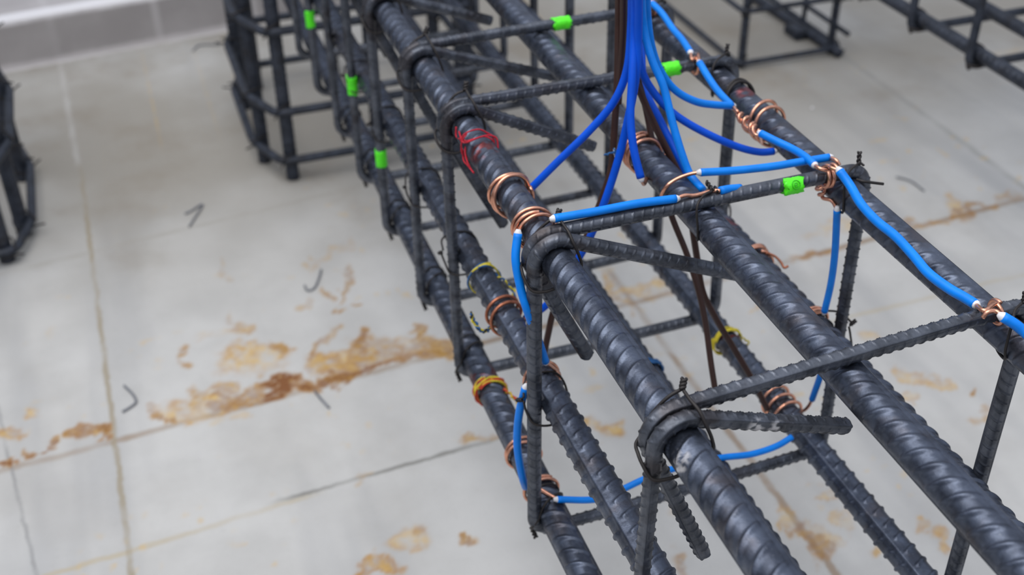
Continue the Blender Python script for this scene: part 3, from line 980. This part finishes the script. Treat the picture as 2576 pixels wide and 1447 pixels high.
# across the cage, along the stirrup with the printed tape
wire('blue_wire', 'light blue wire crossing in mid air from middle top bar to the right top bar',
     [(1762, 434, 'z', .302), (1850, 429), (1950, 418), (2010, 408), (2086, 396, 'z', .304)],
     ends=[[tuple(P(1762, 434, 'z', .302)), tuple(P(1740, 437, 'z', .301)), tuple(P(1705, 449, 'z', .298)), tuple(P(1680, 466, 'z', .294)), tuple(P(1664, 492, 'z', .283)), tuple(P(1668, 512, 'z', .272)), tuple(barc('B', bary('B', 1690, 470)) + (.006, 0, -.015)), tuple(barc('B', bary('B', 1690, 470)) + (.0148, .004, 0))],
           [tuple(P(2086, 396, 'z', .304)), tuple(P(2104, 404, 'z', .306)), tuple(P(2112, 416, 'z', .303))]])
wire('blue_wire', 'straight light blue wire lying along back of the printed tape stirrup, left half',
     [(1394, 550, 'z', .309), (1500, 532), (1600, 513), (1700, 500, 'z', .307)],
     ends=[bar_coil('A', 1352, 578, 1.7, .004, 210, .0012, 6)[::-1] + [tuple(P(1394, 550, 'z', .309))],
           [tuple(P(1700, 500, 'z', .307)), tuple(P(1722, 492, 'z', .308)), tuple(P(1745, 492, 'z', .306)), tuple(P(1768, 487, 'z', .306)), tuple(P(1790, 480, 'z', .306)), tuple(P(1812, 480, 'z', .306))]])
wire('blue_wire', 'short stub of light blue wire behind the printed tape stirrup, middle of its length',
     [(1812, 480, 'z', .306), (1832, 476), (1862, 473, 'z', .302)], ends=[])
# down the left side
wire('blue_wire', 'light blue wire hanging outside the left face from the left top bar copper loops',
     [(1303, 588, 'x', -.004), (1297, 650, 'x', -.009), (1308, 718), (1326, 780, 'x', -.006), (1352, 850, 'x', .004), (1372, 910, 'x', .012)],
     ends=[[tuple(P(1303, 588, 'x', -.004)), tuple(P(1308, 574, 'x', .004))] + bar_coil('A', 1340, 565, .55, .004, -20, .0012, 7), [tuple(P(1372, 910, 'x', .012))] + bar_coil('M', 1372, 945, 1.2, .003, 180, .0003, 8)], r=.0034)
wire('blue_wire', 'light blue wire beside the left leg of the printed tape stirrup, low down',
     [(1322, 975, 'x', -.004), (1308, 1030), (1302, 1080, 'x', -.010), (1302, 1130), (1314, 1200, 'x', -.006), (1322, 1225, 'x', .0)],
     ends=[[tuple(P(1322, 975, 'x', -.004)), tuple(P(1330, 955, 'x', .002)), tuple(P(1355, 935, 'x', .012))], bar_coil('D', 1298, 1150, 2.6, .0045, 120, .001, 9)], r=.0034)
# right side verticals
wire('blue_wire', 'blue wire hanging down inside the right face from right top bar copper knot',
     [(2106, 528, 'x', .262), (2100, 640), (2090, 715), (2074, 784, 'x', .272)],
     ends=[[tuple(P(2106, 528, 'x', .262)), tuple(P(2092, 505, 'x', .262)), tuple(P(2070, 498, 'x', .259))] + twist(P(2068, 492, 'x', .259), P(2062, 455, 'y', .232), 2.4, .003), [tuple(P(2074, 784, 'x', .272))] + bar_coil('N', 2062, 792, 1.3, .0035, 60, .0004, 10)], mat=BLUE, r=.003)
wire('blue_wire', 'blue wire curving down to the bottom right bar copper coil, under the nearest stirrup',
     [(2072, 830, 'x', .262), (2074, 890), (2062, 950), (2050, 985), (2043, 1005, 'x', .285)],
     ends=[[tuple(P(2043, 1005, 'x', .285)), tuple(P(2034, 1022, 'x', .286)), tuple(P(2020, 1034, 'x', .284))] + bar_coil('E', 1972, 1018, 2.5, .011, 0, .0008, 11)], mat=BLUE, r=.003)
wire('blue_wire', 'blue wire lying low across the bottom of the printed tape stirrup',
     [(1402, 1257, 'z', .034), (1500, 1256), (1560, 1234), (1625, 1204), (1720, 1172), (1815, 1152), (1890, 1143), (1955, 1122), (1992, 1100, 'z', .034)],
     ends=[[tuple(P(1402, 1257, 'z', .034))] + bar_coil('D', 1372, 1228, 1.2, .003, 60, .0004, 12)], r=.0030)

# hanging bundle -------------------------------------------------
UP = -170
wire('blue_wire', 'light blue wire from bundle sweeping right to the copper twist on right bar',
     [(1628, UP, 'y', .34), (1628, 30, 'y', .35), (1640, 120), (1662, 180), (1700, 228), (1752, 256), (1800, 264), (1842, 266, 'z', .308)],
     ends=[[tuple(P(1842, 266, 'z', .308)), tuple(P(1856, 282, 'z', .308))]], group=BG)
wire('blue_wire', 'deep blue wire from bundle sagging right to the underside of right top bar',
     [(1604, UP, 'y', .36), (1606, 40, 'y', .37), (1612, 170), (1650, 240), (1700, 290), (1790, 342), (1870, 374), (1915, 383), (1946, 381, 'x', .259)],
     DBLUE, ends=[[tuple(P(1946, 381, 'x', .259))] + bar_coil('C', 1932, 302, 2.4, .013, 195, .0016, 13, .0008)], group=BG)
wire('blue_wire', 'light blue wire from bundle dropping steeply to the right side of middle bar',
     [(1616, UP, 'y', .33), (1618, 60, 'y', .335), (1640, 150), (1668, 215), (1692, 310), (1716, 390), (1736, 440, 'y', .268), (1768, 478, 'y', .25)], BLUE, group=BG, ends=[])
wire('blue_wire', 'deep blue wire from bundle sweeping left to the copper coil on left top bar',
     [(1588, UP, 'y', .325), (1588, 60, 'y', .33), (1576, 180), (1545, 255), (1482, 330), (1400, 410), (1336, 474, 'y', .338)], DBLUE,
     ends=[[tuple(P(1336, 474, 'y', .338))] + bar_coil('A', 1281, 490, 3.2, .0052, 160, .0022, 14, .0006)], group=BG)
yM = bary('M', 1272, 792)
wire('blue_wire', 'deep blue wire from bundle falling through the cage towards left middle bar',
     [(1606, UP, 'y', .31), (1606, 60, 'y', .315), (1600, 190), (1580, 300), (1550, 420), (1512, 532, 'y', .30), (1470, 625), (1418, 705), (1370, 772), (1322, 800, 'y', yM)], DBLUE,
     ends=[[tuple(P(1322, 800, 'y', yM))] + bar_coil('M', 1270, 792, 2.2, .011, 190, .0008, 15)], group=BG, cat='wire', cmat=DCOPPER)
wire('blue_wire', 'deep blue wire hanging straight down from bundle onto middle top bar',
     [(1596, UP, 'y', .315), (1596, 60, 'y', .32), (1590, 200), (1586, 300), (1595, 380), (1612, 448, 'y', .272)], DBLUE,
     ends=[[tuple(P(1612, 448, 'y', .272)), tuple(P(1622, 462, 'z', .280))] + bar_coil('B', 1622, 382, 3.0, .0065, 170, .001, 16)[::-1]], group=BG)
wire('blue_wire', 'deep blue wire behind the brown one, dropping right of middle bar',
     [(1612, UP, 'y', .40), (1614, 100, 'y', .40), (1622, 220), (1662, 306), (1700, 382), (1730, 445, 'y', .31), (1756, 500, 'y', .285), (1765, 540, 'y', .27)], DBLUE, group=BG, ends=[])
BRG = 'brown wires of the hanging bundle'
wire('brown_wire', 'dark brown wire, leftmost of bundle, falling towards the left middle bar',
     [(1556, UP, 'y', .36), (1556, 20, 'y', .365), (1553, 200), (1546, 320), (1536, 430), (1510, 510), (1478, 590), (1430, 700), (1392, 785), (1379, 840), (1366, 905, 'y', .31)], BROWN, group=BRG, ends=[], r=.003)
wire('brown_wire', 'dark brown wire of bundle passing right of middle bar down to bottom right bar',
     [(1570, UP, 'y', .345), (1570, 40, 'y', .35), (1584, 160), (1612, 235), (1652, 325), (1694, 410), (1722, 470), (1738, 550), (1752, 640), (1768, 735), (1800, 800), (1848, 880), (1896, 962), (1930, 1030, 'z', .036)], BROWN, group=BRG, ends=[], r=.003)
wire('brown_wire', 'dark brown wire of bundle hanging straight down between left and right bars, low end free',
     [(1582, UP, 'y', .385), (1582, 40, 'y', .385), (1596, 160), (1622, 262), (1636, 330), (1655, 430), (1690, 545), (1728, 640), (1758, 735), (1775, 815), (1788, 910), (1802, 1000, 'y', .22)], BROWN, group=BRG, ends=[], r=.0027)
wire('brown_wire', 'short brown wire of bundle beside the top brown one, ending behind the blue wires',
     [(1566, UP, 'y', .335), (1568, 20, 'y', .34), (1566, 110), (1560, 190), (1556, 260, 'y', .34)], BROWN, group=BRG, ends=[], r=.0028)

# bare copper on the right middle bar
cw = empty('copper_wire', Vector(barc('N', bary('N', 1908, 645))), 'loose bare copper coil on the right middle bar, peeping past the middle top bar', 'wire')
tube_obj('coil', catmull(bar_coil('N', 1910, 648, 2.6, .0055, 100, .0016, 21), 3), RC, COPPER, cw, 8)
tube_obj('loose_end', catmull([barc('N', bary('N', 1935, 676)) + v for v in ((.006, .012, .0145), (.013, .006, .012), (.0165, .000, .008), (.0175, -.005, .005), (.021, -.006, .007))], 6), .0012, DCOPPER, cw, 7)


# ------------------------------------------------------------------ threads tied on the bars
def thread(name, label, strands, cat='thread'):
    """strands: list of (points, material, radius)"""
    p0 = strands[0][0][0]
    root = empty(name, Vector(np.asarray(p0, float)), label, cat)
    for pts, m, r in strands:
        tube_obj('strand', catmull([np.asarray(p, float) for p in pts], 8), r, m, root, 6)
    return root


def wobble(pts, amp, seed):
    g = np.random.default_rng(seed)
    return [np.asarray(p) + g.normal(0, amp, 3) for p in pts]


yr = bary('A', 1205, 365)
lp = coil(barc('A', yr), (0, 1, 0), RB + .0022, 1.1, .0, 20, .0012, 3, 14)
zt = H - O + RB + .002
thread('red_thread', 'frayed red thread tied round the left top bar near the far stirrups',
       [(wobble(lp, .0008, 1), REDT, .0008), (wobble([P(1147, 318, 'x', .006), P(1152, 345, 'x', .006), P(1165, 352, 'x', .007), P(1180, 354, 'z', zt), P(1205, 346, 'z', zt), P(1230, 340, 'z', zt), P(1248, 348, 'x', .031), P(1253, 375, 'x', .031)], .0005, 2), REDT, .0008),
        (wobble([P(1150, 330, 'x', .005), P(1162, 350, 'x', .006), P(1178, 356, 'z', zt), P(1212, 344, 'z', zt), P(1238, 350, 'z', zt - .003), P(1250, 380, 'x', .031)], .0006, 3), REDT, .0008),
        (wobble([P(1166, 352, 'x', .008), P(1163, 375, 'x', .005), P(1167, 400, 'x', .004), P(1178, 420, 'x', .004), P(1192, 434, 'x', .0055)], .0005, 4), REDT, .0008),
        (wobble([P(1174, 356, 'x', .009), P(1170, 385, 'x', .004), P(1178, 412, 'x', .004), P(1186, 430, 'x', .005)], .0006, 5), REDT, .0008)])


def braid(c, ax, rad, turns, a0, mats, seed, amp=.0012, pitch=.003):
    st = []
    for k, m in enumerate(mats):
        q = coil(c, ax, rad + .0006, turns, pitch, a0 + 4 * k, .0006, seed + k, 14)
        q = [p + amp * np.array([math.sin(i * 1.3 + k * 2.1), math.cos(i * 1.1 + k * 2.1), math.sin(i * .9 + k * 1.5)]) * .8 for i, p in enumerate(q)]
        st.append((q, m, .0009))
    return st


yv = bary('M', 1222, 702)
cM = barc('M', yv)
s1 = braid(cM, (0, 1, 0), RB + .0022, 1.15, 60, (YELT, BLUT), 31)
q = path_px([(1232, 690, 'x', .022), (1262, 700), (1284, 722), (1292, 748), (1288, 775, 'x', .036)])
s1 += [(wobble(catmull(q, 4), .0009, 32), YELT, .0009), (wobble(catmull(q, 4), .0009, 33), BLUT, .0009)]
thread('yellow_thread', 'yellow and blue twisted thread tied round left middle bar above the copper rings', s1)
q = path_px([(1240, 818, 'x', .008), (1222, 832), (1205, 828), (1194, 812), (1186, 788, 'x', -.012)])
thread('yellow_thread', 'loose yellow and black thread end sticking out left of the left middle bar copper rings',
       [(wobble(catmull(q, 4), .0009, 34), YELT, .0010), (wobble(catmull(q, 4), .0009, 35), BLUT, .0010), (wobble(catmull(q, 4), .0011, 36), TIE, .0009)])
yd = bary('D', 1230, 985)
cD = barc('D', yd)
s2 = braid(cD, (0, 1, 0), RB + .0022, 2.1, 30, (YELT, ORAT, ORAT, YELT), 41, .0014, .0035)
q = path_px([(1250, 975, 'x', .024), (1275, 985), (1292, 998), (1304, 1014, 'x', .034)])
s2 += [(wobble(catmull(q, 4), .001, 42), ORAT, .0009), (wobble(catmull(q, 4), .0012, 43), YELT, .0009), (wobble(catmull(q, 4), .0012, 44), ORAT, .0009)]
thread('orange_thread', 'red and yellow thread knotted round the bottom left bar', s2)
ye = bary('E', 1838, 850)
s3 = braid(barc('E', ye), (0, 1, 0), RB + .0022, 2.0, 10, (YELT, YELT), 51, .0010, .0035)
q = path_px([(1870, 850, 'x', .285), (1880, 862), (1876, 884, 'x', .288)])
s3 += [(wobble(catmull(q, 4), .0008, 52), YELT, .0009)]
thread('yellow_thread', 'plain yellow thread tied round the bottom right bar beside a brown wire', s3)
yf = bary('F', 1640, 930)
thread('blue_thread', 'dark blue thread on bottom middle bar, peeping out right of the left top bar', braid(barc('F', yf), (0, 1, 0), RB + .0022, 1.6, 10, (BLUT, BLUT, BLUT), 61, .0012, .004))
q = path_px([(1520, 388, 'y', .33), (1535, 384), (1552, 390), (1566, 396, 'y', .325)])
q2 = path_px([(1545, 374, 'y', .33), (1548, 388), (1560, 402, 'y', .325)])
thread('blue_thread', 'tiny light blue thread end left of the middle top bar copper coil', [(wobble(catmull(q, 4), .0006, 62), BLUT, .0009), (wobble(catmull(q2, 4), .0006, 63), BLUT, .0008), (wobble(catmull(q2, 3), .0010, 64), WHITE, .0006)])

# ------------------------------------------------------------------ scraps on the floor
FZ = ZF + .0022


def scrap(label, px, r=.0016, mat=GREYW, name='wire_scrap'):
    q = [P(x, y, 'z', FZ) for x, y in px]
    c = catmull(q, 8)
    o = tube_obj(name, c, r, mat, None, 8, .004, origin=Vector(q[0]))
    tag(o, label, 'wire scrap')
    return o


scrap('bent grey wire scrap on the floor between left joint and far column foot', [(465, 538), (482, 530), (500, 518), (510, 513), (505, 525), (492, 545), (476, 570)])
scrap('hook shaped grey wire scrap lying above the rust stain', [(766, 718), (774, 731), (788, 727), (800, 706), (808, 678)])
scrap('v shaped grey wire scrap on floor left of the rust stain', [(308, 1036), (328, 1024), (342, 1012), (334, 992), (312, 970)])
scrap('straight grey wire scrap just below the rust stain', [(792, 984), (806, 1002), (828, 1026)])
scrap('faint grey wire scrap near the kerb', [(485, 128), (500, 114), (530, 112), (555, 112)])
scrap('grey wire scrap on floor right of the printed tape stirrup corner', [(2255, 445), (2290, 455), (2325, 480)])

dot = P(2043, 273, 'z', ZF + .002)  # small white solid stands in for a blurred bright glint
tag(mesh_np('glint_dot', *join([sweep(np.array([dot + (-.003, 0, 0), dot + (-.0015, .0005, .0006), dot + (.0012, 0, .0008), dot + (.003, .0004, 0)]), np.array([.0012, .003, .0028, .001]), 8, (0, 0, 1))]), WHITE), 'tiny white chip standing in for a bright glint on the floor right of the right top bar copper twist', 'dot')

# ------------------------------------------------------------------ light
w = bpy.data.worlds.new('overcast'); S.world = w; w.use_nodes = True
nt = w.node_tree; bg = nt.nodes['Background']
tc = node(nt, 'ShaderNodeTexCoord').outputs['Generated']
sx = nt.nodes.new('ShaderNodeSeparateXYZ'); nt.links.new(tc, sx.inputs[0])
cr = nt.nodes.new('ShaderNodeValToRGB')
cr.color_ramp.elements[0].position = .0; cr.color_ramp.elements[0].color = (.05, .05, .052, 1)
cr.color_ramp.elements[1].position = 1.0; cr.color_ramp.elements[1].color = (.80, .86, .98, 1)
e = cr.color_ramp.elements.new(.5); e.color = (.05, .052, .056, 1)
e = cr.color_ramp.elements.new(.66); e.color = (.56, .61, .72, 1)
nt.links.new(map_range(nt, sx.outputs['Z'], -1, 1, 0, 1, False), cr.inputs[0])
nt.links.new(cr.outputs[0], bg.inputs['Color']); bg.inputs['Strength'].default_value = 1.0

# broad overhead light, unseen and added for floor falloff and steel highlights
al = bpy.data.lights.new('overhead_light', 'AREA'); al.shape = 'RECTANGLE'; al.size = 3.0; al.size_y = 2.0
al.energy = 58; al.color = (1, .985, .965)
ao = bpy.data.objects.new('overhead_light', al); link(ao)
ao.location = (-.55, .45, 2.4)
ao.rotation_euler = (Vector((.1, .55, -.3)) - Vector(ao.location)).to_track_quat('-Z', 'Y').to_euler()

S.view_settings.view_transform = 'Standard'
S.view_settings.look = 'None'
S.view_settings.gamma = 1.0
S.view_settings.use_curve_mapping = False
S.view_settings.exposure = 0.0
S.cycles.max_bounces = 5
S.cycles.diffuse_bounces = 3
S.cycles.glossy_bounces = 3
S.cycles.transmission_bounces = 0
S.cycles.transparent_max_bounces = 2
S.cycles.caustics_reflective = False
S.cycles.caustics_refractive = False
